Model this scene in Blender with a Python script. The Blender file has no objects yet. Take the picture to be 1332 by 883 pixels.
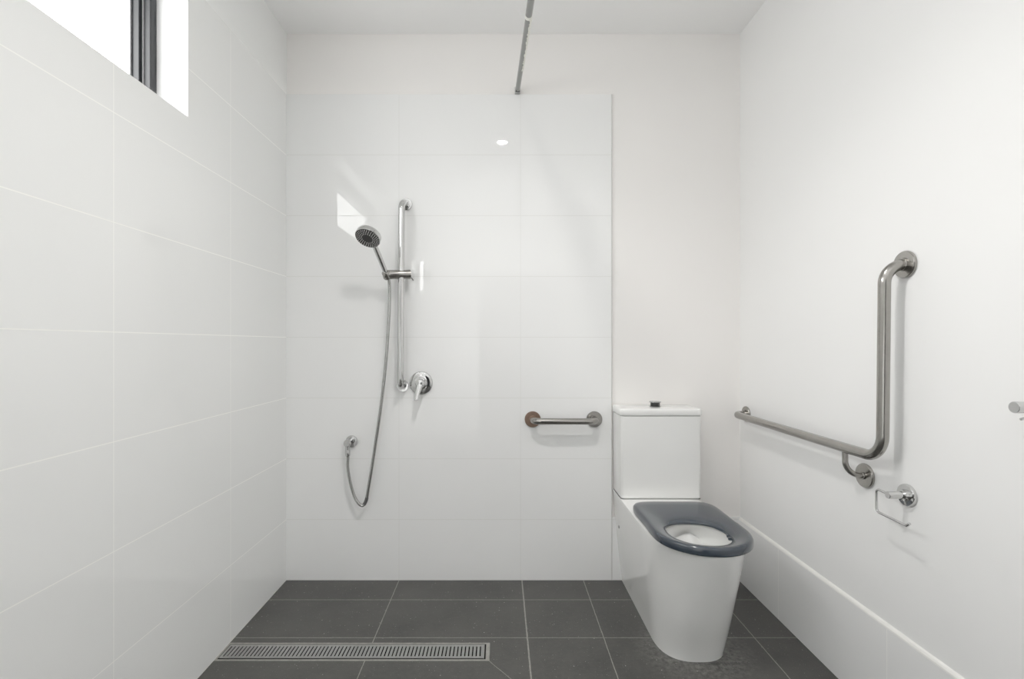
import bpy, bmesh, math, random
from mathutils import Vector, Matrix
random.seed(4)
PI = math.pi
scn = bpy.context.scene
COL = scn.collection

# ------------------------------------------------------------------ room data
XL, XR = -1.056, 1.192
YB, YF = 2.494, -1.45
ZC = 2.706
EYE = 1.17

# ------------------------------------------------------------------ materials
class NT:
    def __init__(s, name):
        s.m = bpy.data.materials.new(name); s.m.use_nodes = True
        s.t = s.m.node_tree; s.n = s.t.nodes
        s.b = s.n['Principled BSDF']; s.out = s.n['Material Output']
    def node(s, typ, **kw):
        n = s.n.new(typ)
        for k, v in kw.items(): setattr(n, k, v)
        return n
    def link(s, a, b): s.t.links.new(a, b)
    def math(s, op, a, b=None, c=None, clamp=False):
        n = s.node('ShaderNodeMath', operation=op); n.use_clamp = clamp
        for i, v in enumerate((a, b, c)):
            if v is None: continue
            if isinstance(v, (int, float)): n.inputs[i].default_value = v
            else: s.link(v, n.inputs[i])
        return n.outputs[0]
    def pos(s):
        g = s.node('ShaderNodeNewGeometry')
        x = s.node('ShaderNodeSeparateXYZ'); s.link(g.outputs['Position'], x.inputs[0])
        return g.outputs['Position'], x.outputs[0], x.outputs[1], x.outputs[2]
    def noise(s, vec, scale, detail=3, rough=.5):
        n = s.node('ShaderNodeTexNoise'); n.inputs['Scale'].default_value = scale
        n.inputs['Detail'].default_value = detail; n.inputs['Roughness'].default_value = rough
        s.link(vec, n.inputs['Vector']); return n.outputs['Fac']
    def line(s, c, p, hw):
        d = s.math('ABSOLUTE', s.math('SUBTRACT', c, p))
        return s.math('LESS_THAN', d, hw)
    def per(s, c, off, step, hw):           # periodic joint lines
        a = s.math('PINGPONG', s.math('SUBTRACT', c, off), step / 2)
        return s.math('LESS_THAN', a, hw)
    def vmax(s, *a):
        r = a[0]
        for x in a[1:]: r = s.math('MAXIMUM', r, x)
        return r
    def mix(s, f, a, b):
        n = s.node('ShaderNodeMix', data_type='RGBA')
        if isinstance(f, (int, float)): n.inputs[0].default_value = f
        else: s.link(f, n.inputs[0])
        for i, v in ((6, a), (7, b)):
            if isinstance(v, tuple): n.inputs[i].default_value = v + (1,)
            else: s.link(v, n.inputs[i])
        return n.outputs[2]
    def bump(s, h, strength, dist, normal=None):
        n = s.node('ShaderNodeBump'); n.inputs['Strength'].default_value = strength
        n.inputs['Distance'].default_value = dist; s.link(h, n.inputs['Height'])
        if normal is not None: s.link(normal, n.inputs['Normal'])
        return n.outputs[0]
    def ramp(s, f, a, b):
        n = s.node('ShaderNodeMapRange'); n.inputs[1].default_value = a; n.inputs[2].default_value = b
        s.link(f, n.inputs[0]); return n.outputs[0]

def simple(name, col, rough=.5, metal=0., noise=0., nscale=40, bump=0., **kw):
    s = NT(name)
    s.b.inputs['Base Color'].default_value = col + (1,)
    s.b.inputs['Roughness'].default_value = rough
    s.b.inputs['Metallic'].default_value = metal
    for k, v in kw.items(): s.b.inputs[k.replace('_', ' ')].default_value = v
    p, x, y, z = s.pos()
    if noise:
        f = s.noise(p, nscale)
        s.link(s.mix(f, tuple(c * (1 - noise) for c in col), tuple(min(1, c * (1 + noise)) for c in col)), s.b.inputs['Base Color'])
    if bump:
        s.link(s.bump(s.noise(p, nscale), bump, .001), s.b.inputs['Normal'])
    return s.m

WHITE = (.80, .80, .79)
M = {}
M['paint'] = simple('painted_plaster', (.875, .873, .868), .42, noise=.012, nscale=3, bump=.04)
M['paint_back'] = simple('painted_plaster_back', (.87, .848, .828), .45, noise=.012, nscale=3, bump=.04)
M['ceiling'] = simple('ceiling_paint', (.93, .93, .925), .7, noise=.01, nscale=3)
M['reveal'] = simple('reveal_paint', (.86, .86, .86), .5, noise=.01)
M['exterior'] = simple('added_eave_paint', (.30, .30, .30), .7, noise=.05)
M['hall'] = simple('added_dark_hall', (.03, .03, .032), .6, noise=.1)
M['chrome'] = simple('chrome', (.60, .60, .595), .035, 1., noise=.02, nscale=8)
M['steel'] = simple('brushed_steel', (.33, .317, .297), .2, 1., noise=.10, nscale=60, bump=.05)
M['steel_warm'] = simple('warm_reflection_steel', (.30, .20, .15), .30, 1., noise=.12, nscale=40)  # warm reflection on the left flange, put into the base colour
M['rod'] = simple('rod_chrome', (.26, .26, .255), .10, 1., noise=.05, nscale=30)
M['hose'] = simple('hose_metal', (.42, .42, .41), .20, 1., noise=.05)
M['sleeve'] = simple('dark_sleeve', (.12, .12, .12), .35, .6, noise=.1)
M['nozzle_face'] = simple('nozzle_face', (.008, .008, .008), .6, noise=.1)
M['nozzle'] = simple('nozzle_rubber', (.70, .70, .68), .5, noise=.05)
M['ceramic'] = simple('glazed_ceramic', (.84, .84, .825), .10, noise=.008, nscale=6, Coat_Weight=.4, Coat_Roughness=.04)
M['seat'] = simple('seat_plastic', (.024, .033, .046), .15, noise=.05, nscale=10, Coat_Weight=.25, Coat_Roughness=.12)
M['black'] = simple('black_plastic', (.012, .012, .012), .3, noise=.1)
M['rim'] = simple('button_rim', (.35, .35, .35), .2, 1., noise=.05)
M['frame'] = simple('window_aluminium', (.010, .011, .014), .35, .2, noise=.15, nscale=30)
M['frame_light'] = simple('window_gasket', (.30, .30, .31), .4, .2, noise=.05)
M['residue'] = simple('adhesive_residue', (.88, .86, .78), .8, noise=.2, nscale=80, bump=.4)
M['grate'] = simple('grate_steel', (.36, .36, .35), .38, .85, noise=.10, nscale=90, bump=.05)
M['pit'] = simple('drain_pit', (.006, .006, .006), .8, noise=.1)
M['caulk'] = simple('caulk', (.86, .85, .82), .6, noise=.05)
M['trim'] = simple('edge_sealant', (.66, .65, .63), .6, noise=.05)
M['water'] = simple('bowl_water', (.80, .83, .83), .02, noise=.01, nscale=4)
M['gap_shade'] = simple('slot', (.05, .05, .05), .5, noise=.1)  # shade of the cistern's joint gaps as a dark colour

# glossy wall tiles (one for each wall: only the joint layout differs)
def tile_mat(name, vert_axis, verts, step=None, off=0, zmax=None, col=(.855, .862, .852), gcol=(.93, .93, .90)):
    s = NT(name); p, x, y, z = s.pos()
    c = {'x': x, 'y': y}[vert_axis]
    g = s.per(z, 0.0, .3005, .0014)
    if step: g = s.vmax(g, s.per(c, off, step, .0011))
    for v in verts: g = s.vmax(g, s.line(c, v, .0011))
    if zmax: g = s.math('MULTIPLY', g, s.math('LESS_THAN', z, zmax))
    f = s.noise(p, 2.2, 2)
    base = s.mix(f, tuple(k * .992 for k in col), tuple(k * 1.008 for k in col))
    s.link(s.mix(g, base, gcol), s.b.inputs['Base Color'])
    r = s.math('MULTIPLY_ADD', g, .4, .012)
    if zmax:
        r = s.math('MAXIMUM', r, s.math('MULTIPLY', s.math('GREATER_THAN', z, zmax), .45))
    s.link(r, s.b.inputs['Roughness'])
    wav = s.bump(s.noise(p, 3.0, 0), .10, .003)
    gi = s.math('SUBTRACT', 1., g)
    s.link(s.bump(gi, .18, .0008, wav), s.b.inputs['Normal'])
    return s.m
M['tile_left'] = tile_mat('wall_tiles_left', 'y', [], .5995, 1.979, zmax=2.404)
M['tile_back'] = tile_mat('wall_tiles_back', 'x', [-.498, .103], col=(.86, .862, .857), gcol=(.73, .73, .71))
M['tile_skirt'] = tile_mat('skirting_tiles', 'y', [1.542, .942, 2.142], col=(.87, .87, .868))

def floor_mat():
    s = NT('floor_tiles'); p, x, y, z = s.pos()
    n1 = s.noise(p, 3.5, 5, .65); n2 = s.noise(p, 55, 4, .7); n3 = s.noise(p, 260, 2, .6)
    a = s.mix(s.ramp(n1, .3, .7), (.017, .0167, .0155), (.047, .0455, .0415))
    a = s.mix(s.math('MULTIPLY', s.ramp(n2, .35, .75), .45), a, (.090, .087, .080))
    a = s.mix(s.math('MULTIPLY', s.ramp(n3, .55, .85), .55), a, (.018, .018, .017))
    # pale mineral specks, thinned by a coarser noise
    for sc, th, lum in ((48, .085, .50), (95, .12, .38), (190, .17, .22)):
        v = s.node('ShaderNodeTexVoronoi'); v.inputs['Scale'].default_value = sc; s.link(p, v.inputs['Vector'])
        w = s.node('ShaderNodeSeparateColor'); s.link(v.outputs['Color'], w.inputs[0])
        sp = s.math('MULTIPLY', s.math('LESS_THAN', v.outputs['Distance'], th), s.math('GREATER_THAN', w.outputs[0], .86))
        a = s.mix(s.math('MULTIPLY', sp, .85), a, (lum, lum * .98, lum * .93))
    nz = s.math('MULTIPLY', s.math('SUBTRACT', s.noise(p, 30, 3), .5), .003)
    xx = s.math('ADD', x, nz); yy = s.math('ADD', y, nz)
    # lime bloom round the drain and the pan's foot
    dx = s.math('SUBTRACT', x, .742); dy = s.math('SUBTRACT', y, 1.93)
    rr = s.math('SQRT', s.math('ADD', s.math('MULTIPLY', dx, dx), s.math('MULTIPLY', dy, dy)))
    bl = s.math('MULTIPLY', s.ramp(rr, .24, .13), s.ramp(n2, .40, .70))
    a = s.mix(s.math('MULTIPLY', bl, .40), a, (.30, .29, .27))
    thin = s.vmax(s.per(yy, 2.305, .297, .0015), s.line(xx, -.498, .0016), s.line(xx, .414, .0016), s.line(xx, 1.014, .0016))
    thick = s.line(xx, .110, .0028)
    rim = s.math('MULTIPLY', s.math('MULTIPLY', s.math('GREATER_THAN', yy, 1.861), s.math('LESS_THAN', yy, 1.974)), s.math('LESS_THAN', xx, -.038))
    # no joint across the drain band's near strip
    dd = s.math('ABSOLUTE', s.math('ADD', s.math('MULTIPLY', s.math('SUBTRACT', xx, -.045), .786), s.math('MULTIPLY', s.math('SUBTRACT', yy, 1.868), .618)))
    diag = s.math('MULTIPLY', s.math('LESS_THAN', dd, .0010), s.math('MULTIPLY', s.math('LESS_THAN', yy, 1.866), s.math('GREATER_THAN', yy, 1.70)))
    g = s.vmax(thin, thick, rim, diag)
    gc = s.mix(s.ramp(n2, .3, .7), (.21, .205, .185), (.36, .35, .32))
    s.link(s.mix(s.math('MULTIPLY', g, .85), a, gc), s.b.inputs['Base Color'])
    s.link(s.math('MULTIPLY_ADD', n2, .3, .30), s.b.inputs['Roughness'])
    s.link(s.bump(s.math('SUBTRACT', n3, s.math('MULTIPLY', g, .8)), .35, .0010), s.b.inputs['Normal'])
    return s.m
M['floor'] = floor_mat()

def glass_mat():
    s = NT('window_glass'); s.n.remove(s.b)
    tr = s.node('ShaderNodeBsdfTransparent'); tr.inputs[0].default_value = (.93, .94, .94, 1)
    gl = s.node('ShaderNodeBsdfGlossy'); gl.inputs['Roughness'].default_value = .02
    fr = s.node('ShaderNodeFresnel'); fr.inputs[0].default_value = 1.45
    mx = s.node('ShaderNodeMixShader')
    s.link(fr.outputs[0], mx.inputs[0]); s.link(tr.outputs[0], mx.inputs[1]); s.link(gl.outputs[0], mx.inputs[2])
    s.link(mx.outputs[0], s.out.inputs[0]); return s.m
M['glass'] = glass_mat()
def emis(name, col, st):
    s = NT(name); s.b.inputs['Base Color'].default_value = (.8, .8, .8, 1)
    s.b.inputs['Emission Color'].default_value = col + (1,); s.b.inputs['Emission Strength'].default_value = st
    return s.m
M['lamp'] = emis('downlight_glow', (1, .97, .92), 340)

# ------------------------------------------------------------------ mesh helpers
def obj(name, bm, mat, parent=None, smooth=False, loc=None):
    bmesh.ops.recalc_face_normals(bm, faces=bm.faces[:])
    me = bpy.data.meshes.new(name); bm.to_mesh(me); bm.free()
    me.materials.append(mat)
    if smooth: me.shade_smooth()
    o = bpy.data.objects.new(name, me); COL.objects.link(o)
    if parent is not None:
        o.parent = parent
        wl = Vector(); q = parent
        while q is not None: wl += q.location; q = q.parent
        me.transform(Matrix.Translation(-wl))
    return o

def smooth_by_angle(o, deg=35):
    me = o.data; me.shade_smooth()
    bm = bmesh.new(); bm.from_mesh(me)
    for e in bm.edges:
        if len(e.link_faces) == 2 and e.calc_face_angle(0) > math.radians(deg): e.smooth = False
    bm.to_mesh(me); bm.free(); return o

def thing(name, label, cat, loc, group=None):
    o = bpy.data.objects.new(name, None); COL.objects.link(o)
    o.location = loc; o['label'] = label; o['category'] = cat
    o.empty_display_size = .05
    if group: o['group'] = group
    return o

def struct(o, label=None):
    o['kind'] = 'structure'
    if label: o['label'] = label
    return o

def box(bm, a, b, bev=0, seg=3):
    mn = Vector([min(p, q) for p, q in zip(a, b)]); mx = Vector([max(p, q) for p, q in zip(a, b)])
    g = bmesh.ops.create_cube(bm, size=1)
    for v in g['verts']:
        v.co = Vector(((v.co.x + .5) * (mx.x - mn.x) + mn.x, (v.co.y + .5) * (mx.y - mn.y) + mn.y, (v.co.z + .5) * (mx.z - mn.z) + mn.z))
    if bev:
        es = {e for v in g['verts'] for e in v.link_edges}
        bmesh.ops.bevel(bm, geom=list(es), offset=bev, segments=seg, profile=.5, affect='EDGES')

def rings(bm, loops, cap0=True, cap1=True):
    vs = [[bm.verts.new(p) for p in L] for L in loops]
    n = len(vs[0])
    for a, b in zip(vs[:-1], vs[1:]):
        for i in range(n): bm.faces.new((a[i], a[(i + 1) % n], b[(i + 1) % n], b[i]))
    if cap0: bm.faces.new(vs[0])
    if cap1: bm.faces.new(vs[-1][::-1])
    return vs

def fillet(pts, r, seg=10):
    pts = [Vector(p) for p in pts]; out = [pts[0]]
    rr = r if isinstance(r, (list, tuple)) else [r] * (len(pts) - 2)
    for i in range(1, len(pts) - 1):
        a, b, c = pts[i - 1], pts[i], pts[i + 1]; R = rr[i - 1]
        u = (a - b).normalized(); v = (c - b).normalized(); ang = u.angle(v)
        if R <= 0 or ang > PI - .02: out.append(b); continue
        d = min(R / math.tan(ang / 2), (a - b).length * .49 if i > 1 else (a - b).length * .98, (c - b).length * .49 if i < len(pts) - 2 else (c - b).length * .98)
        R2 = d * math.tan(ang / 2)
        cen = b + (u + v).normalized() * (R2 / math.sin(ang / 2))
        p0 = b + u * d; p1 = b + v * d; w0 = p0 - cen; w1 = p1 - cen; tot = w0.angle(w1)
        for k in range(seg + 1):
            t = k / seg
            w = (w0 * math.sin((1 - t) * tot) + w1 * math.sin(t * tot)) / math.sin(tot)
            out.append(cen + w)
    out.append(pts[-1]); return out

def tube(bm, pts, r, n=20, radii=None):
    pts = [Vector(p) for p in pts]; loops = []
    t = (pts[1] - pts[0]).normalized()
    up = Vector((0, 0, 1)) if abs(t.z) < .9 else Vector((1, 0, 0))
    nrm = t.cross(up).normalized()
    for i, p in enumerate(pts):
        if i == 0: d = pts[1] - p
        elif i == len(pts) - 1: d = p - pts[-2]
        else: d = (pts[i + 1] - p).normalized() + (p - pts[i - 1]).normalized()
        d.normalize()
        nrm = (nrm - d * nrm.dot(d)).normalized(); bi = d.cross(nrm)
        R = radii[i] if radii else r
        loops.append([p + (nrm * math.cos(2 * PI * k / n) + bi * math.sin(2 * PI * k / n)) * R for k in range(n)])
    rings(bm, loops)

def lathe(bm, o, axis, prof, n=40):
    """prof: (distance along the axis, radius)"""
    o = Vector(o); a = Vector(axis).normalized()
    up = Vector((0, 0, 1)) if abs(a.z) < .9 else Vector((1, 0, 0))
    u = a.cross(up).normalized(); v = a.cross(u)
    loops = [[o + a * d + (u * math.cos(2 * PI * k / n) + v * math.sin(2 * PI * k / n)) * max(r, 1e-4) for k in range(n)] for d, r in prof]
    rings(bm, loops)

def spline(P, per=8, closed=False):
    P = [Vector(p) for p in P]; out = []; n = len(P)
    rng = range(n if closed else n - 1)
    for i in rng:
        if closed: a, b, c, d = P[(i - 1) % n], P[i], P[(i + 1) % n], P[(i + 2) % n]
        else: a, b, c, d = P[max(i - 1, 0)], P[i], P[i + 1], P[min(i + 2, n - 1)]
        for k in range(per):
            t = k / per
            out.append(.5 * ((2 * b) + (c - a) * t + (2 * a - 5 * b + 4 * c - d) * t * t + (3 * b - a - 3 * c + d) * t ** 3))
    if not closed: out.append(P[-1])
    return out

FLANGE = lambda r, h: [(0, r * .96), (h * .35, r), (h * .7, r * .985), (h, r * .93), (h * 1.08, r * .5), (h * 1.08, .002)]

# ------------------------------------------------------------------ setting
# floor, with an opening for the channel drain
DX0, DX1, DY0, DY1 = -1.049, -.052, 1.870, 1.965
bm = bmesh.new()
for a, b in (((XL - .3, YF - 1.3, -.1), (XR + .2, DY0, 0)), ((XL - .3, DY1, -.1), (XR + .2, YB + .2, 0)),
             ((XL - .3, DY0, -.1), (DX0, DY1, 0)), ((DX1, DY0, -.1), (XR + .2, DY1, 0))): box(bm, a, b)
struct(obj('floor', bm, M['floor']), 'dark grey stone-look floor tiles with pale joints')

bm = bmesh.new(); box(bm, (XL - .3, YF - .2, ZC), (XR + .2, YB + .2, ZC + .1))
ceil = struct(obj('ceiling', bm, M['ceiling']), 'white painted ceiling')
def streak(name, x0, x1, y0, y1, parent):
    bm = bmesh.new(); n = 9; top = []; bot = []
    for i in range(n):
        t = i / (n - 1); w = .006 * math.sin(PI * min(max(t, .08), .92)) + .001
        cx = x0 + (x1 - x0) * t; cy = y0 + (y1 - y0) * t
        top.append((cx - w, cy, ZC - .0008)); bot.append((cx + w, cy, ZC - .0008))
    vs = [bm.verts.new(p) for p in top + bot[::-1]]; bm.faces.new(vs)
    return obj(name, bm, M['residue_light'], parent)
M['residue_light'] = simple('plaster_smear', (.99, .99, .985), .8, noise=.1, nscale=60)
streak('plaster_smear', .075, .105, 2.28, 2.38, ceil)
streak('plaster_smear', .165, .205, 2.30, 2.36, ceil)

# left wall with the window opening
WY0, WY1, WZ0, WZ1 = .30, 1.712, 1.937, 2.42
XO = XL - .20
bm = bmesh.new()
box(bm, (XO, YF - .2, -.1), (XL, WY0, ZC + .05)); box(bm, (XO, WY1, -.1), (XL, YB + .2, ZC + .05))
box(bm, (XO, WY0, -.1), (XL, WY1, WZ0)); box(bm, (XO, WY0, WZ1), (XL, WY1, ZC + .05))
struct(obj('wall_left', bm, M['tile_left']), 'left wall clad in large glossy white tiles')

# back wall: painted, a proud tiled panel over the shower side
bm = bmesh.new(); box(bm, (XL - .1, YB + .008, -.1), (XR + .2, YB + .2, ZC + .05))
wb = struct(obj('wall_back', bm, M['paint_back']), 'white painted back wall')
bm = bmesh.new(); box(bm, (XL, YB, 0), (.553, YB + .009, 2.404), .0012, 2)
p = obj('tile_panel', bm, M['tile_back'], wb); p['label'] = 'glossy white large-format tiled panel'
bm = bmesh.new(); box(bm, (.5532, YB - .003, 0), (.5562, YB + .0085, 2.404), .001, 1)
obj('edge_trim', bm, M['trim'], wb)
bm = bmesh.new(); box(bm, (.5565, YB + .0005, 0), (XR, YB + .0085, .312), .001, 1)
struct(obj('baseboard_back', bm, M['tile_back']), 'white tiled skirting on the back wall')

# right wall + skirting
bm = bmesh.new(); box(bm, (XR, YF - .2, -.1), (XR + .2, YB + .2, ZC + .05))
struct(obj('wall_right', bm, M['paint']), 'white painted right wall')
bm = bmesh.new(); box(bm, (XR - .0085, YF, 0), (XR + .001, YB, .3005))
br = struct(obj('baseboard_right', bm, M['tile_skirt']), 'white tiled skirting along the right wall')
bm = bmesh.new()
prof = [(XR + .001, .3006), (XR - .0088, .3006), (XR - .0082, .304), (XR - .005, .309), (XR + .001, .313)]
rings(bm, [[(x, y, z) for x, z in prof] for y in (YF, YB)])
obj('caulk_bead', bm, M['caulk'], br)

# front wall (behind the viewer): dark doorway and slot window added for their reflections
DA, DB, DH = -.26, .74, 2.02
SA, SB, SZ0, SZ1 = -1.035, -.975, 1.85, 2.24
bm = bmesh.new()
Y1 = YF - .12
box(bm, (XL, Y1, 0), (SA, YF, ZC)); box(bm, (SA, Y1, 0), (SB, YF, SZ0)); box(bm, (SA, Y1, SZ1), (SB, YF, ZC))
box(bm, (SB, Y1, 0), (DA, YF, ZC)); box(bm, (DA, Y1, DH), (DB, YF, ZC)); box(bm, (DB, Y1, 0), (XR, YF, ZC))
struct(obj('wall_front', bm, M['paint']), 'white painted wall opposite the shower')
bm = bmesh.new()
box(bm, (DA - .1, Y1 - 1.1, 0), (DA - .05, Y1, 2.4)); box(bm, (DB + .05, Y1 - 1.1, 0), (DB + .1, Y1, 2.4))
box(bm, (DA - .1, Y1 - 1.15, 0), (DB + .1, Y1 - 1.1, 2.4)); box(bm, (DA - .1, Y1 - 1.15, 2.4), (DB + .1, Y1, 2.45))
struct(obj('wall_added_hall', bm, M['hall']), 'added dark hallway beyond the doorway, for reflections')
bm = bmesh.new()
box(bm, (DA - .05, YF, 0), (DA, YF + .015, DH + .05)); box(bm, (DB, YF, 0), (DB + .05, YF + .015, DH + .05)); box(bm, (DA, YF, DH), (DB, YF + .015, DH + .05))
struct(obj('trim_1', bm, M['reveal']), 'white architrave of the added doorway')

# window: reveal lining, dark frame, glass
win = thing('window_1', 'high horizontal window with dark aluminium frame in the left wall', 'window', (XL - .13, WY1, WZ0))
del win['category']; win['kind'] = 'structure'
FX1 = XL - .105
bm = bmesh.new(); th = .004
box(bm, (XO, WY1 - th, WZ0), (XL - .0002, WY1, WZ1)); box(bm, (XO, WY0, WZ0), (XL - .0002, WY0 + th, WZ1))
box(bm, (XO, WY0, WZ1 - th), (XL - .0002, WY1, WZ1)); box(bm, (XO, WY0, WZ0), (XL - .0002, WY1, WZ0 + .0015))
obj('reveal', bm, M['reveal'], win)
a0, a1, b0, b1 = WY0 + th, WY1 - th, WZ0 + .0015, WZ1 - th
def perim(bm, x0, x1, w, wb_=None):
    wb_ = wb_ or w
    box(bm, (x0, a0, b0), (x1, a0 + w, b1), .0015, 1); box(bm, (x0, a1 - w, b0), (x1, a1, b1), .0015, 1)
    box(bm, (x0, a0 + w, b0), (x1, a1 - w, b0 + wb_), .0015, 1); box(bm, (x0, a0 + w, b1 - w), (x1, a1 - w, b1), .0015, 1)
bm = bmesh.new(); perim(bm, FX1 - .022, FX1, .030, .006)
box(bm, (FX1 - .004, a1 - .034, b0), (FX1 + .0, a1 - .026, b1), .001, 1)
obj('window_frame', bm, M['frame'], win)
bm = bmesh.new(); perim(bm, FX1 - .0275, FX1 - .0225, .034, .006)
obj('track', bm, M['frame_light'], win)
bm = bmesh.new(); perim(bm, FX1 - .050, FX1 - .028, .046, .008)
obj('sash', bm, M['frame'], win)
bm = bmesh.new(); perim(bm, FX1 - .056, FX1 - .0505, .054, .010)
obj('joint_strip', bm, M['frame_light'], win)
bm = bmesh.new()
vs = [bm.verts.new((FX1 - .042, y, z)) for y, z in ((a0 + .04, b0 + .004), (a1 - .04, b0 + .004), (a1 - .04, b1 - .02), (a0 + .04, b1 - .02))]
bm.faces.new(vs)
pane = obj('pane', bm, M['glass'], win)
if pane.data.polygons[0].normal.x < 0: pane.data.flip_normals()
bm = bmesh.new(); box(bm, (-1.82, -2.2, 2.86), (XO, 5.0, 2.92))  # unseen eave, added to bound the sky in the window's tile reflection
struct(obj('trim_2', bm, M['exterior']), 'added unseen grey eave soffit outside the window')

# ------------------------------------------------------------------ channel drain
dr = thing('channel_drain', 'long slotted stainless channel drain grate set in the dark floor tiles', 'drain', (-.55, 1.917, 0))
bm = bmesh.new()
gx0, gx1, gy0, gy1, gz = DX0 + .004, DX1 - .006, DY0 + .006, DY1 - .005, .0010
sy0, sy1 = gy0 + .011, gy1 - .011
box(bm, (gx0, gy0, gz - .002), (gx1, sy0, gz)); box(bm, (gx0, sy1, gz - .002), (gx1, gy1, gz))
n = 68; pitch = (gx1 - gx0 - .012) / n; xx = gx0
for i in range(n + 1):
    x1 = gx0 + .008 + i * pitch + (0 if i < n else .01)
    if i == n: x1 = gx1
    box(bm, (xx, sy0, gz - .002), (x1, sy1, gz)); xx = x1 + .0048
obj('grate', bm, M['grate'], dr)
bm = bmesh.new()
box(bm, (DX0, DY0, -.06), (DX1, DY1, -.055))
for a, b in (((DX0, DY0, -.055), (DX1, DY0 + .002, -.0004)), ((DX0, DY1 - .002, -.055), (DX1, DY1, -.0004)),
             ((DX0, DY0, -.055), (DX0 + .002, DY1, -.0004)), ((DX1 - .002, DY0, -.055), (DX1, DY1, -.0004))): box(bm, a, b)
obj('channel', bm, M['pit'], dr)

# ------------------------------------------------------------------ grab rails
def flange(name, c, axis, r, parent, mat, h=.007, collar=.0):
    bm = bmesh.new(); lathe(bm, c, axis, FLANGE(r, h), 44)
    if collar: lathe(bm, Vector(c) + Vector(axis) * h * .9, axis, [(0, collar), (.006, collar), (.0075, collar * .93)], 28)
    return smooth_by_angle(obj(name, bm, mat, parent), 40)

# vertical shower rail
t = thing('shower_rail', 'tall vertical chrome grab rail fixed to the tiled shower wall', 'grab rail', (-.474, YB, .95))
bm = bmesh.new()
tube(bm, fillet([(-.462, YB - .004, 1.858), (-.472, YB - .068, 1.858), (-.478, YB - .068, .962), (-.480, YB - .004, .962)], .042, 12), .0160, 28)
smooth_by_angle(obj('rail', bm, M['chrome'], t), 50)
flange('flange', (-.462, YB, 1.858), (0, -1, 0), .031, t, M['chrome'], .008, .0195)
flange('flange', (-.480, YB, .962), (0, -1, 0), .031, t, M['chrome'], .008, .0195)

# short horizontal rail beside the cistern
t = thing('grab_rail', 'short horizontal stainless grab rail beside the toilet cistern', 'grab rail', (.315, YB, .797))
bm = bmesh.new()
tube(bm, fillet([(.163, YB - .004, .797), (.163, YB - .072, .797), (.467, YB - .072, .797), (.467, YB - .004, .797)], .038, 12), .0155, 28)
smooth_by_angle(obj('rail', bm, M['steel'], t), 50)
f = flange('flange', (.163, YB, .797), (0, -1, 0), .040, t, M['steel_warm'], .009, .0195); f['label'] = 'left flange with a warm reflection in its colour'
flange('flange', (.467, YB, .797), (0, -1, 0), .040, t, M['steel'], .009, .0195)

# L-shaped rail on the right wall
BX = 1.131
t = thing('grab_rail', 'large L-shaped brushed stainless grab rail on the right wall', 'grab rail', (XR, 1.49, .83))
bm = bmesh.new()
tube(bm, fillet([(XR - .004, 1.478, 1.402), (BX, 1.482, 1.402), (BX, 1.490, .829), (BX, 2.425, .831), (XR - .004, 2.432, .831)], [.055, .070, .045], 14), .0162, 28)
smooth_by_angle(obj('rail', bm, M['steel'], t), 50)
bm = bmesh.new()
tube(bm, fillet([(BX, 1.652, .822), (BX, 1.650, .741), (XR - .004, 1.640, .741)], .045, 12), .0088, 20)
smooth_by_angle(obj('support_arm', bm, M['steel'], t), 50)
flange('flange', (XR, 1.478, 1.402), (-1, 0, 0), .0405, t, M['steel'], .010, .0195)
flange('flange', (XR, 2.432, .831), (-1, 0, 0), .038, t, M['steel'], .009, .0195)
flange('flange', (XR, 1.640, .741), (-1, 0, 0), .040, t, M['steel'], .010, .0115)

# ------------------------------------------------------------------ toilet paper holder
t = thing('toilet_paper_holder', 'empty chrome toilet paper holder below the L-shaped rail', 'paper holder', (XR, 1.47, .729))
flange('flange', (XR, 1.470, .729), (-1, 0, 0), .0325, t, M['chrome'], .011)
bm = bmesh.new(); lathe(bm, (XR - .008, 1.470, .729), (-1, 0, 0), [(0, .0165), (.012, .0165), (.013, .0105), (.0525, .0105), (.054, .0095)], 28)
smooth_by_angle(obj('post', bm, M['chrome'], t), 40)
wx = XR - .054
bm = bmesh.new()
tube(bm, fillet([(wx, 1.470, .729), (wx, 1.524, .733), (wx, 1.522, .664), (wx, 1.410, .661), (wx - .004, 1.395, .672)], [.012, .012, .006], 8), .0036, 14)
smooth_by_angle(obj('wire_arm', bm, M['chrome'], t), 50)

# robe hook at the photo's right edge
t = thing('robe_hook', 'small round chrome wall hook on the right wall at the frame edge', 'hook', (XR, 1.11, 1.03))
flange('flange', (XR, 1.110, 1.030), (-1, 0, 0), .027, t, M['chrome'], .008)
bm = bmesh.new(); lathe(bm, (XR - .006, 1.110, 1.030), (-1, 0, 0), [(0, .0085), (.010, .0085), (.018, .0125), (.053, .0130), (.0545, .0120)], 32)
smooth_by_angle(obj('peg', bm, M['chrome'], t), 40)
bm = bmesh.new(); tube(bm, fillet([(XR - .030, 1.110, 1.020), (XR - .030, 1.110, 1.006), (XR - .045, 1.110, 1.004)], .006, 6), .003, 12)
smooth_by_angle(obj('pin', bm, M['chrome'], t), 50)

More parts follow.
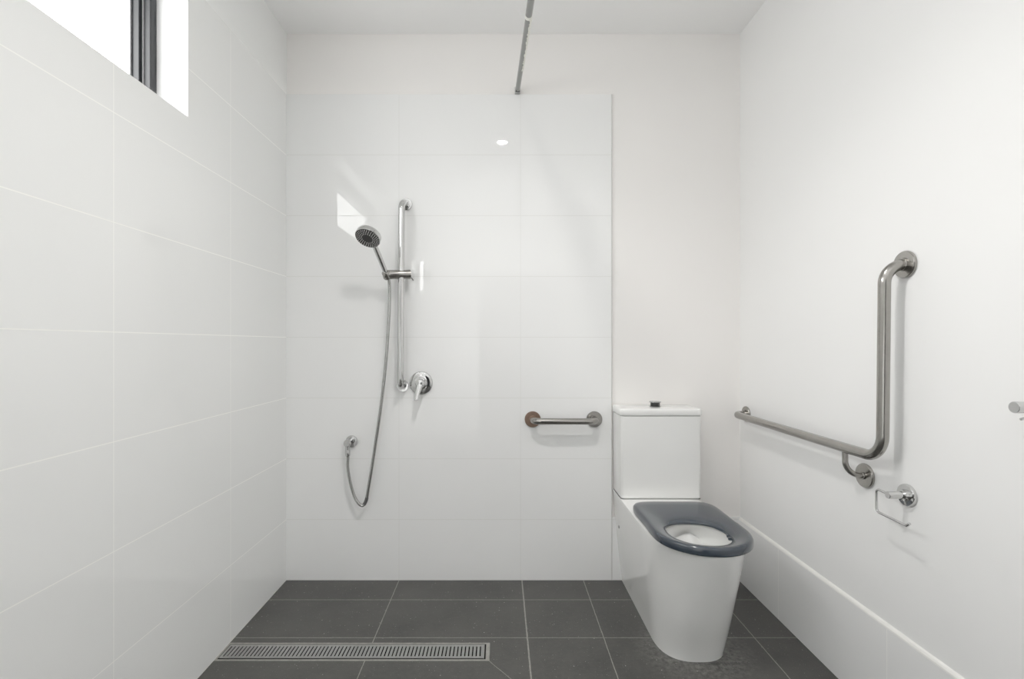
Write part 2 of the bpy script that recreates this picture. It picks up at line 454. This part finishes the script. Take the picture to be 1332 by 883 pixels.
# ------------------------------------------------------------------ curtain rod
t = thing('curtain_rod', 'straight chrome shower curtain rod running overhead from the back wall', 'rod', (.09, YB, 2.42))
rx = lambda y: .0875 + (YB - y) * .040
rz = 2.420
bm = bmesh.new(); tube(bm, [(rx(YB) , YB + .006, rz), (rx(1.925), 1.925, rz)], .0118, 26)
smooth_by_angle(obj('inner_tube', bm, M['rod'], t), 50)
bm = bmesh.new(); tube(bm, [(rx(1.918), 1.918, rz), (rx(YF), YF + .002, rz)], .0130, 26)
smooth_by_angle(obj('outer_tube', bm, M['rod'], t), 50)
bm = bmesh.new(); box(bm, (rx(YB) - .0135, YB - .014, rz - .0145), (rx(YB) + .0135, YB + .0075, rz + .0135), .002, 2)
obj('wall_socket', bm, M['chrome'], t)
bm = bmesh.new(); lathe(bm, (rx(YF), YF, rz), (0, 1, 0), FLANGE(.03, .01))
smooth_by_angle(obj('end_flange', bm, M['chrome'], t), 40)
bm = bmesh.new()               # ragged strip of old adhesive tape along the tube
loops = []
N = 60
for i in range(N):
    s_ = i / (N - 1); y = 1.93 + s_ * .36
    a0_ = -1.05 + .55 * random.random(); a1_ = .35 + .45 * random.random()
    L = []
    for k in range(7):
        a = a0_ + (a1_ - a0_) * k / 6 - .35
        R = .0128 + .0022 * random.random()
        L.append((rx(y) + R * math.cos(a), y, rz + R * math.sin(a)))
    L += [(rx(y) + .0112 * math.cos(a0_ + (a1_ - a0_) * k / 6 - .35), y, rz + .0112 * math.sin(a0_ + (a1_ - a0_) * k / 6 - .35)) for k in range(6, -1, -1)]
    loops.append(L)
rings(bm, loops)
o = obj('adhesive_strip', bm, M['residue'], t); o['label'] = 'ragged off-white adhesive residue'
bm = bmesh.new(); tube(bm, [(rx(1.932), 1.932, rz), (rx(1.916), 1.916, rz)], .0136, 20)
obj('tape_ring', bm, M['residue'], t)

# ------------------------------------------------------------------ hand shower, bracket, hose, outlet
HB = Vector((-.537, 2.395, 1.497))          # handle passes through the bracket here
HC = Vector((-.590, 2.250, 1.640))          # centre of the head
nf = Vector((-.18, -.55, -.80)).normalized()
t = thing('hand_shower', 'round chrome hand shower with dark nozzle face resting in its bracket', 'shower head', tuple(HC))
R = .0575
bm = bmesh.new()
lathe(bm, HC - nf * .030, nf, [(0, .006), (.001, R * .60), (.003, R * .86), (.006, R * .97), (.010, R), (.029, R), (.0305, R * .975)], 56)
smooth_by_angle(obj('head', bm, M['chrome'], t), 40)
bm = bmesh.new(); lathe(bm, HC - nf * .0005, nf, [(0, R * .955), (.0018, R * .95), (.0022, R * .93), (.0022, .001)], 56)
obj('nozzle_plate', bm, M['nozzle_face'], t)
u = nf.cross(Vector((0, 0, 1))).normalized(); v = nf.cross(u)
bm = bmesh.new()
for rr, cnt in ((.0265, 18), (.0345, 22), (.0425, 26), (.0495, 30)):
    for k in range(cnt):
        a = 2 * PI * (k + (.5 if cnt in (22, 30) else 0)) / cnt
        c = HC + nf * .0015 + (u * math.cos(a) + v * math.sin(a)) * rr
        lathe(bm, c, nf, [(0, .0017), (.0020, .0014)], 6)
o = obj('nozzle_ring', bm, M['nozzle'], t); o['kind'] = 'stuff'
d = (HB - HC).normalized()
wv = (d - nf * d.dot(nf)).normalized()
S0 = HC + wv * (R * .80) - nf * .018
d = (HB - S0).normalized()
S1 = HB + d * .012
bm = bmesh.new()
L = (S1 - S0).length
pts = [S0 + (S1 - S0) * k / 12 for k in range(13)]
tube(bm, pts, .0, 24, [.0115, .0125, .0128, .0128, .0128, .0126, .0124, .0122, .0120, .0118, .0115, .0112, .0100])
smooth_by_angle(obj('handle', bm, M['chrome'], t), 50)

t = thing('shower_bracket', 'grey chrome sliding bracket clamped on the tall vertical shower rail', 'bracket', (-.475, YB - .068, 1.502))
SX, SY, SZ = -.474, YB - .068, 1.503
bm = bmesh.new()
ax = (HB + Vector((0, .004, .002))) - Vector((SX, SY, SZ)); axn = ax.normalized()
lathe(bm, Vector((SX, SY, SZ)) + axn * .085, -axn, [(0, .0195), (.003, .0220), (.110, .0220), (.118, .0228), (.128, .0235), (.130, .0170)], 40)
smooth_by_angle(obj('clamp', bm, M['bracket'] if 'bracket' in M else M['steel'], t), 40)
bm = bmesh.new(); tube(bm, [HB - d * .017, HB - d * .015, HB + d * .017, HB + d * .019], .0, 28, [.0175, .0190, .0190, .0175])
smooth_by_angle(obj('cradle', bm, M['steel'], t), 40)
bm = bmesh.new(); tube(bm, [(SX + .050, SY - .006, SZ - .016), (SX + .060, SY - .006, SZ - .030)], .003, 10)
obj('screw', bm, M['sleeve'], t)

def P(px, py, Y): return Vector(((px - 650) * Y / 656, Y, EYE - (py - 447) * Y / 656))
# wall outlet elbow
t = thing('shower_outlet', 'small round chrome wall elbow feeding the shower hose', 'outlet', (-.733, YB, .687))
OC = Vector((-.731, YB, .688))
flange('flange', OC, (0, -1, 0), .030, t, M['chrome'], .009)
bm = bmesh.new()
lathe(bm, OC + Vector((-.003, -.006, 0)), (-.10, -1, 0), [(0, .015), (.030, .015), (.034, .0175), (.050, .0175), (.053, .015), (.0535, .001)], 32)
ec = OC + Vector((-.0075, -.046, 0))
tube(bm, [ec, ec + Vector((0, 0, -.036))], .0105, 24)
smooth_by_angle(obj('elbow', bm, M['chrome'], t), 40)
bm = bmesh.new(); lathe(bm, ec + Vector((0, 0, -.034)), (.05, 0, -1), [(0, .0112), (.003, .0122), (.022, .0122), (.030, .0100), (.032, .0080)], 24)
smooth_by_angle(obj('nut', bm, M['chrome'], t), 40)

# hose
hose0 = S1 - d * .002
ctrl = [hose0, hose0 + d * .020, P(506.8, 378, 2.424), P(506.4, 402, 2.430), P(504.8, 432, 2.435), P(502.5, 465, 2.44), P(499, 500, 2.445), P(494, 540, 2.45), P(488, 580, 2.455), P(483, 612, 2.455), P(479, 636, 2.455),
        P(476.5, 650, 2.455), P(472, 657.5, 2.452), P(466, 654, 2.45), P(460, 643, 2.45), P(455, 625, 2.448), P(452.3, 607, 2.447), ec + Vector((.002, 0, -.075)), ec + Vector((.0015, 0, -.060))]
path = spline(ctrl, 10)
tot = [0]
for a, b in zip(path[:-1], path[1:]): tot.append(tot[-1] + (b - a).length)
def at(s):
    for i in range(len(tot) - 1):
        if tot[i + 1] >= s:
            return path[i].lerp(path[i + 1], (s - tot[i]) / max(tot[i + 1] - tot[i], 1e-9))
    return path[-1]
n = int(tot[-1] / .0022)
pts = [at(tot[-1] * i / n) for i in range(n + 1)]
t = bpy.data.objects.new('tmp', None)
bm = bmesh.new(); tube(bm, pts, .0, 14, [.0078 if i % 2 else .0068 for i in range(n + 1)])
hose = obj('shower_hose', bm, M['hose'], None, True)
hose['label'] = 'flexible ribbed metal shower hose hanging in a loop from hand shower to elbow'; hose['category'] = 'hose'
s_end = tot[-1]
# dark worn sleeve near the loop's lowest point
low = min(range(n + 1), key=lambda i: pts[i].z)
bm = bmesh.new(); seg = pts[low - 22: low - 4]; tube(bm, seg, .0084, 16)
smooth_by_angle(obj('sleeve', bm, M['sleeve'], hose), 50)

# ------------------------------------------------------------------ mixer
MC = Vector((-.388, YB, .976))
t = thing('shower_mixer', 'round chrome shower mixer with a single downward lever', 'tap', tuple(MC))
bm = bmesh.new(); lathe(bm, MC, (0, -1, 0), [(0, .0555), (.003, .0575), (.006, .0570), (.0085, .0540), (.0105, .044), (.0125, .033), (.013, .001)], 72)
smooth_by_angle(obj('cover_plate', bm, M['chrome'], t), 60)
bm = bmesh.new(); lathe(bm, MC + Vector((.002, -.010, 0)), (0, -1, 0), [(0, .0300), (.020, .0290), (.024, .0275), (.025, .0235), (.028, .0235), (.046, .0225), (.052, .0195), (.055, .012), (.056, .001)], 48)
smooth_by_angle(obj('body', bm, M['chrome'], t), 40)
bm = bmesh.new()
lp = [MC + Vector(q) for q in ((.003, -.050, .010), (.001, -.060, -.008), (-.004, -.068, -.030), (-.009, -.076, -.052), (-.012, -.083, -.072), (-.0125, -.085, -.078))]
hw = [(.0165, .0075), (.0175, .0085), (.0135, .0070), (.0110, .0052), (.0100, .0042), (.0080, .0025)]
loops = []
lps = spline(lp, 5)
for i, q in enumerate(lps):
    f = i / (len(lps) - 1) * 5; k = min(int(f), 4); w = f - k
    a = hw[k][0] * (1 - w) + hw[k + 1][0] * w; b = hw[k][1] * (1 - w) + hw[k + 1][1] * w
    nn = Vector((0, -.95, .33)).normalized(); sd = Vector((1, 0, 0))
    loops.append([q + sd * a * math.cos(2 * PI * j / 24) + nn * b * math.sin(2 * PI * j / 24) for j in range(24)])
rings(bm, loops)
smooth_by_angle(obj('lever', bm, M['chrome'], t), 60)

# ------------------------------------------------------------------ toilet
CX = .742; RZ = .455
t = thing('toilet', 'white close-coupled ceramic toilet with an open grey seat', 'toilet', (CX, 2.10, 0))
def dshape(cx, hw, yf, L, yb=YB - .0005, p=2.25, n=48, sidep=10):
    """plan outline: straight back and sides, superelliptic nose; from the back-left corner round the nose to the back right"""
    out = []
    ys = yf + L
    for k in range(sidep): out.append((cx - hw, yb + (ys - yb) * k / sidep))
    for k in range(n + 1):
        a = PI + PI * k / n
        c, s_ = math.cos(a), math.sin(a)
        out.append((cx + hw * math.copysign(abs(c) ** (2 / p), c), ys + L * math.copysign(abs(s_) ** (2 / p), s_)))
    for k in range(1, sidep + 1): out.append((cx + hw, ys + (yb - ys) * k / sidep))
    m = 12
    for k in range(1, m): out.append((cx + hw - 2 * hw * k / m, yb))
    return out
bm = bmesh.new(); loops = []
prof = [(0, 0), (.004, .0), (.10, .215), (.20, .43), (.30, .645), (.36, .775), (.405, .885), (.432, .955), (.446, .988), (.4525, .985), (.455, .955)]
for z, s_ in prof:
    hw_ = .1305 + (.181 - .1305) * s_ ** .92
    yf = 1.853 + (1.688 - 1.853) * s_ ** .92
    if z == .455: hw_ -= .003; yf += .003
    Ln = .165 + .175 * s_
    loops.append([(x, y, z) for x, y in dshape(CX - .004 - .003 * (1 - s_), hw_, yf, Ln, p=2.6 - .35 * s_)])
outer = loops[-1]
def inner(cx, cy, a, b, z, egg=.0):
    L = []
    for (x, y, _) in outer:
        th = math.atan2((y - cy) / b, (x - cx) / a)
        L.append((cx + a * math.cos(th) * (1 - egg * math.sin(th)), cy + b * math.sin(th), z))
    return L
bc = 1.875
for a, b, z, cy in ((.130, .150, .455, bc), (.124, .144, .453, bc), (.121, .141, .445, bc), (.128, .148, .425, bc), (.126, .146, .38, bc), (.112, .130, .34, bc + .01), (.088, .105, .30, bc + .03),
                    (.065, .080, .262, bc + .05), (.052, .062, .235, bc + .06), (.045, .050, .20, bc + .07)):
    loops.append(inner(CX, cy, a, b, z))
rings(bm, loops)
pan = smooth_by_angle(obj('pan', bm, M['ceramic'], t), 34)
bm = bmesh.new()
rings(bm, [[(CX + .0555 * math.cos(2 * PI * k / 32), bc + .057 + .067 * math.sin(2 * PI * k / 32), z) for k in range(32)] for z in (.2395, .2405)])
obj('water', bm, M['water'], pan)
# ceramic ledge shaping the back of the bowl
bm = bmesh.new()
led = []
for k in range(9):
    f = k / 8; y = bc + .135 - .115 * f
    wv = .085 * (1 - .45 * f); h = .405 - .055 * f - .02 * f * f
    L = []
    for j in range(13):
        g = -1 + 2 * j / 12
        L.append((CX + wv * g, y, h - .035 * abs(g) ** 2.2 + .012 * math.exp(-((g - .15) / .35) ** 2)))
    L += [(CX + wv * (1 - 2 * j / 12), y, h - .06) for j in range(13)]
    led.append(L)
rings(bm, led)
smooth_by_angle(obj('bowl_ledge', bm, M['ceramic'], pan), 60)
# fixing hole on the pan's side
bm = bmesh.new()
lathe(bm, (CX - .1700, 2.415, .293), (-1, 0, .05), [(0, .0075), (.0022, .0075), (.003, .006)], 18)
obj('fixing_bolt', bm, M['rim'], pan)

# cistern
ZB, ZL = .4575, .838
bm = bmesh.new()
def rrect(x0, x1, y0, y1, r, z, n=6):
    out = []
    for cx_, cy_, a0_ in ((x1 - r, y1 - r, 0), (x0 + r, y1 - r, PI / 2), (x0 + r, y0 + r, PI), (x1 - r, y0 + r, 3 * PI / 2)):
        for k in range(n + 1):
            a = a0_ + PI / 2 * k / n
            out.append((cx_ + r * math.cos(a), cy_ + r * math.sin(a), z))
    return out
x0, x1, y0, y1 = CX - .1835, CX + .1850, 2.318, YB - .001
loops = [rrect(x0 + .004, x1 - .004, y0 + .004, y1, .012, ZB - .002), rrect(x0 + .001, x1 - .001, y0 + .001, y1, .014, ZB + .002), rrect(x0, x1, y0, y1, .014, ZB + .008), rrect(x0 - .001, x1 + .001, y0 - .001, y1, .014, ZL - .003), rrect(x0 + .002, x1 - .002, y0 + .002, y1, .012, ZL - .0005)]
rings(bm, loops)
smooth_by_angle(obj('cistern', bm, M['ceramic'], t), 40)
bm = bmesh.new()
a_, b_, c_ = x0 - .0045, x1 + .0045, y0 - .005
loops = [rrect(a_ + .010, b_ - .010, c_ + .010, y1, .010, ZL), rrect(a_ + .002, b_ - .002, c_ + .002, y1, .014, ZL + .0015), rrect(a_, b_, c_, y1, .015, ZL + .005), rrect(a_, b_, c_, y1, .015, ZL + .022),
         rrect(a_ + .002, b_ - .002, c_ + .002, y1, .014, ZL + .028), rrect(a_ + .008, b_ - .008, c_ + .008, y1 - .002, .012, ZL + .032), rrect(a_ + .02, b_ - .02, c_ + .02, y1 - .01, .01, ZL + .033)]
rings(bm, loops)
for z0, z1, ins, nm in ((ZL - .0012, ZL + .0006, .0035, 'joint_strip'), (RZ - .0005, ZB - .0012, .003, 'joint_strip')):  # dark strips put in for the shade of the joint gaps
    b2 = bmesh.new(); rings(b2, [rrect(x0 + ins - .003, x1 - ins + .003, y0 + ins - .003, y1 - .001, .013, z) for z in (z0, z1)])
    obj(nm, b2, M['gap_shade'], t)
lid = smooth_by_angle(obj('cistern_lid', bm, M['ceramic'], t), 40)
bm = bmesh.new()
bc_ = (CX + .0, 2.408, ZL + .0325)
lathe(bm, bc_, (0, 0, 1), [(0, .0265), (.002, .0265), (.003, .022), (.020, .022), (.0205, .022)], 32)
fb = smooth_by_angle(obj('flush_button', bm, M['black'], lid), 40); fb['label'] = 'raised black flush button'
bm = bmesh.new(); lathe(bm, (bc_[0], bc_[1], bc_[2] + .0205), (0, 0, 1), [(0, .0265), (.0015, .0280), (.003, .0275), (.0042, .024), (.0046, .001)], 32)
smooth_by_angle(obj('button_cap', bm, M['rim'], lid), 40)

# seat
half = [(0, 2.198), (.070, 2.199), (.125, 2.193), (.154, 2.176), (.171, 2.143), (.1760, 2.095), (.1750, 2.03), (.1735, 1.96), (.1745, 1.89), (.1720, 1.83), (.1570, 1.776), (.1280, 1.733), (.090, 1.702), (.050, 1.685), (0, 1.679)]
full = half + [(-x, y) for x, y in half[-2:0:-1]]
SXC = .7375
out2 = [(q.x + SXC, q.y) for q in spline([(x, y, 0) for x, y in full], 6, True)]
hc = 1.864
def hole(x, y, a=.109, b=.121):
    th = math.atan2((y - hc) / .25, (x - SXC) / .185)
    c, s_ = math.cos(th), math.sin(th)
    p = 2.5 if s_ > 0 else 2.1
    return (SXC - .003 + a * math.copysign(abs(c) ** (2 / p), c), hc + b * math.copysign(abs(s_) ** (2 / p), s_))
bz = RZ + .003
seat_prof = [(.05, bz), (.012, bz + .0005), (.0, bz + .004), (-.004, bz + .011), (.0, bz + .020), (.05, bz + .0275), (.14, bz + .030), (.28, bz + .029), (.45, bz + .0265), (.62, bz + .0235), (.78, bz + .020), (.90, bz + .016), (.975, bz + .011), (1.0, bz + .005), (.99, bz), (.95, bz - .0005)]
loops = []
for f, z in seat_prof:
    L = []
    for x, y in out2:
        hx, hy = hole(x, y)
        if 0 <= f < .2 :
            # constant-width rounding at the outer edge
            dl = math.hypot(hx - x, hy - y); ff = min(f * .16 / dl, f)
        else: ff = f
        dz = z
        L.append((x + (hx - x) * ff, y + (hy - y) * ff, dz))
    loops.append(L)
loops.append(loops[0])
bm = bmesh.new()
vs = [[bm.verts.new(p_) for p_ in L] for L in loops[:-1]]
n = len(vs[0])
for i in range(len(vs)):
    a, b = vs[i], vs[(i + 1) % len(vs)]
    for k in range(n): bm.faces.new((a[k], a[(k + 1) % n], b[(k + 1) % n], b[k]))
seat = smooth_by_angle(obj('seat', bm, M['seat'], t), 70); seat['label'] = 'slate grey open seat ring'
for sx, sy in ((.100, 1.835), (.106, 1.86)):
    bm = bmesh.new(); lathe(bm, (SXC + sx, sy, RZ + .001), (0, 0, 1), [(0, .006), (.004, .007), (.010, .006)], 14)
    obj('buffer', bm, M['seat'], seat)
for sx in (-.075, .075):
    bm = bmesh.new(); tube(bm, [(CX + sx - .02, 2.210, RZ + .010), (CX + sx + .02, 2.210, RZ + .010)], .0085, 18)
    box(bm, (CX + sx - .009, 2.203, RZ), (CX + sx + .009, 2.217, RZ + .008))
    smooth_by_angle(obj('hinge', bm, M['chrome'], seat), 40)

# ------------------------------------------------------------------ downlight
for i, (lx, ly) in enumerate(((.02, 1.143),)):
    lab = 'round recessed white downlight in the ceiling'
    t = thing('ceiling_light', lab, 'light', (lx, ly, ZC))
    bm = bmesh.new(); lathe(bm, (lx, ly, ZC), (0, 0, -1), [(0, .052), (.004, .050), (.005, .040), (.002, .038)], 40)
    smooth_by_angle(obj('bezel', bm, M['reveal'], t), 40)
    bm = bmesh.new(); lathe(bm, (lx, ly, ZC - .002), (0, 0, -1), [(0, .036), (.0005, .036)], 40)
    obj('diffuser', bm, M['lamp'], t)

# ------------------------------------------------------------------ light
w = bpy.data.worlds.new('World'); scn.world = w; w.use_nodes = True
nt = w.node_tree; bg = nt.nodes['Background']
WS = 13.0
tc = nt.nodes.new('ShaderNodeTexCoord'); sx = nt.nodes.new('ShaderNodeSeparateXYZ'); cr = nt.nodes.new('ShaderNodeValToRGB')
nt.links.new(tc.outputs['Generated'], sx.inputs[0]); nt.links.new(sx.outputs[2], cr.inputs[0]); nt.links.new(cr.outputs[0], bg.inputs[0])
cr.color_ramp.elements[0].position = 0; cr.color_ramp.elements[0].color = (.55, .55, .54, 1)
cr.color_ramp.elements[1].position = .35; cr.color_ramp.elements[1].color = (1, .995, .98, 1)
bg.inputs[1].default_value = WS
def area(name, loc, rot, sx_, sy_, power, col=(1, 1, 1), portal=False):
    l = bpy.data.lights.new(name, 'AREA'); l.shape = 'RECTANGLE'; l.size = sx_; l.size_y = sy_; l.energy = power; l.color = col
    l.cycles.is_portal = portal
    o = bpy.data.objects.new(name, l); o.location = loc; o.rotation_euler = rot; COL.objects.link(o); return o
area('window_portal', (XO - .01, (WY0 + WY1) / 2, (WZ0 + WZ1) / 2), (0, -PI / 2, 0), WZ1 - WZ0, WY1 - WY0, 1, portal=True)

def spot(name, loc, target, power, angle, blend, size, col=(1, 1, 1)):
    l = bpy.data.lights.new(name, 'SPOT'); l.energy = power; l.spot_size = math.radians(angle); l.spot_blend = blend
    l.shadow_soft_size = size; l.color = col
    o = bpy.data.objects.new(name, l); o.location = loc
    o.rotation_euler = (Vector(target) - Vector(loc)).to_track_quat('-Z', 'Y').to_euler(); COL.objects.link(o); return o
# two added fill spots behind the viewer, bounced off the wall and ceiling there
spot('bounce_fill_up', (.10, .05, 1.5), (.05, -.45, 2.7), 86, 140, .9, .08)
spot('downlight', (.02, 1.143, ZC - .012), (.06, 1.20, 0), 60, 132, .9, .04, (1, .98, .95))
spot('bounce_fill_wall', (-.45, -.05, .9), (-.50, -1.45, .40), 92, 130, .9, .08)  # added fill, bounced off the front wall

# ------------------------------------------------------------------ camera
cam = bpy.data.cameras.new('Camera'); co = bpy.data.objects.new('Camera', cam); COL.objects.link(co)
co.location = (0, 0, EYE); co.rotation_euler = (PI / 2, 0, 0)
cam.sensor_fit = 'HORIZONTAL'; cam.sensor_width = 36; cam.lens = 36 * 656 / 1332
cam.shift_x = 16 / 1332; cam.shift_y = -(5.5) / 1332 * -1
cam.clip_start = .02
scn.camera = co

scn.view_settings.view_transform = 'Standard'
scn.view_settings.look = 'None'
scn.view_settings.exposure = .0
scn.view_settings.gamma = 1.21
cy = scn.cycles
cy.use_denoising = True
cy.max_bounces = 12; cy.diffuse_bounces = 8; cy.glossy_bounces = 5; cy.transparent_max_bounces = 8
cy.caustics_reflective = False; cy.caustics_refractive = False
cy.blur_glossy = .1
cy.sample_clamp_indirect = 8
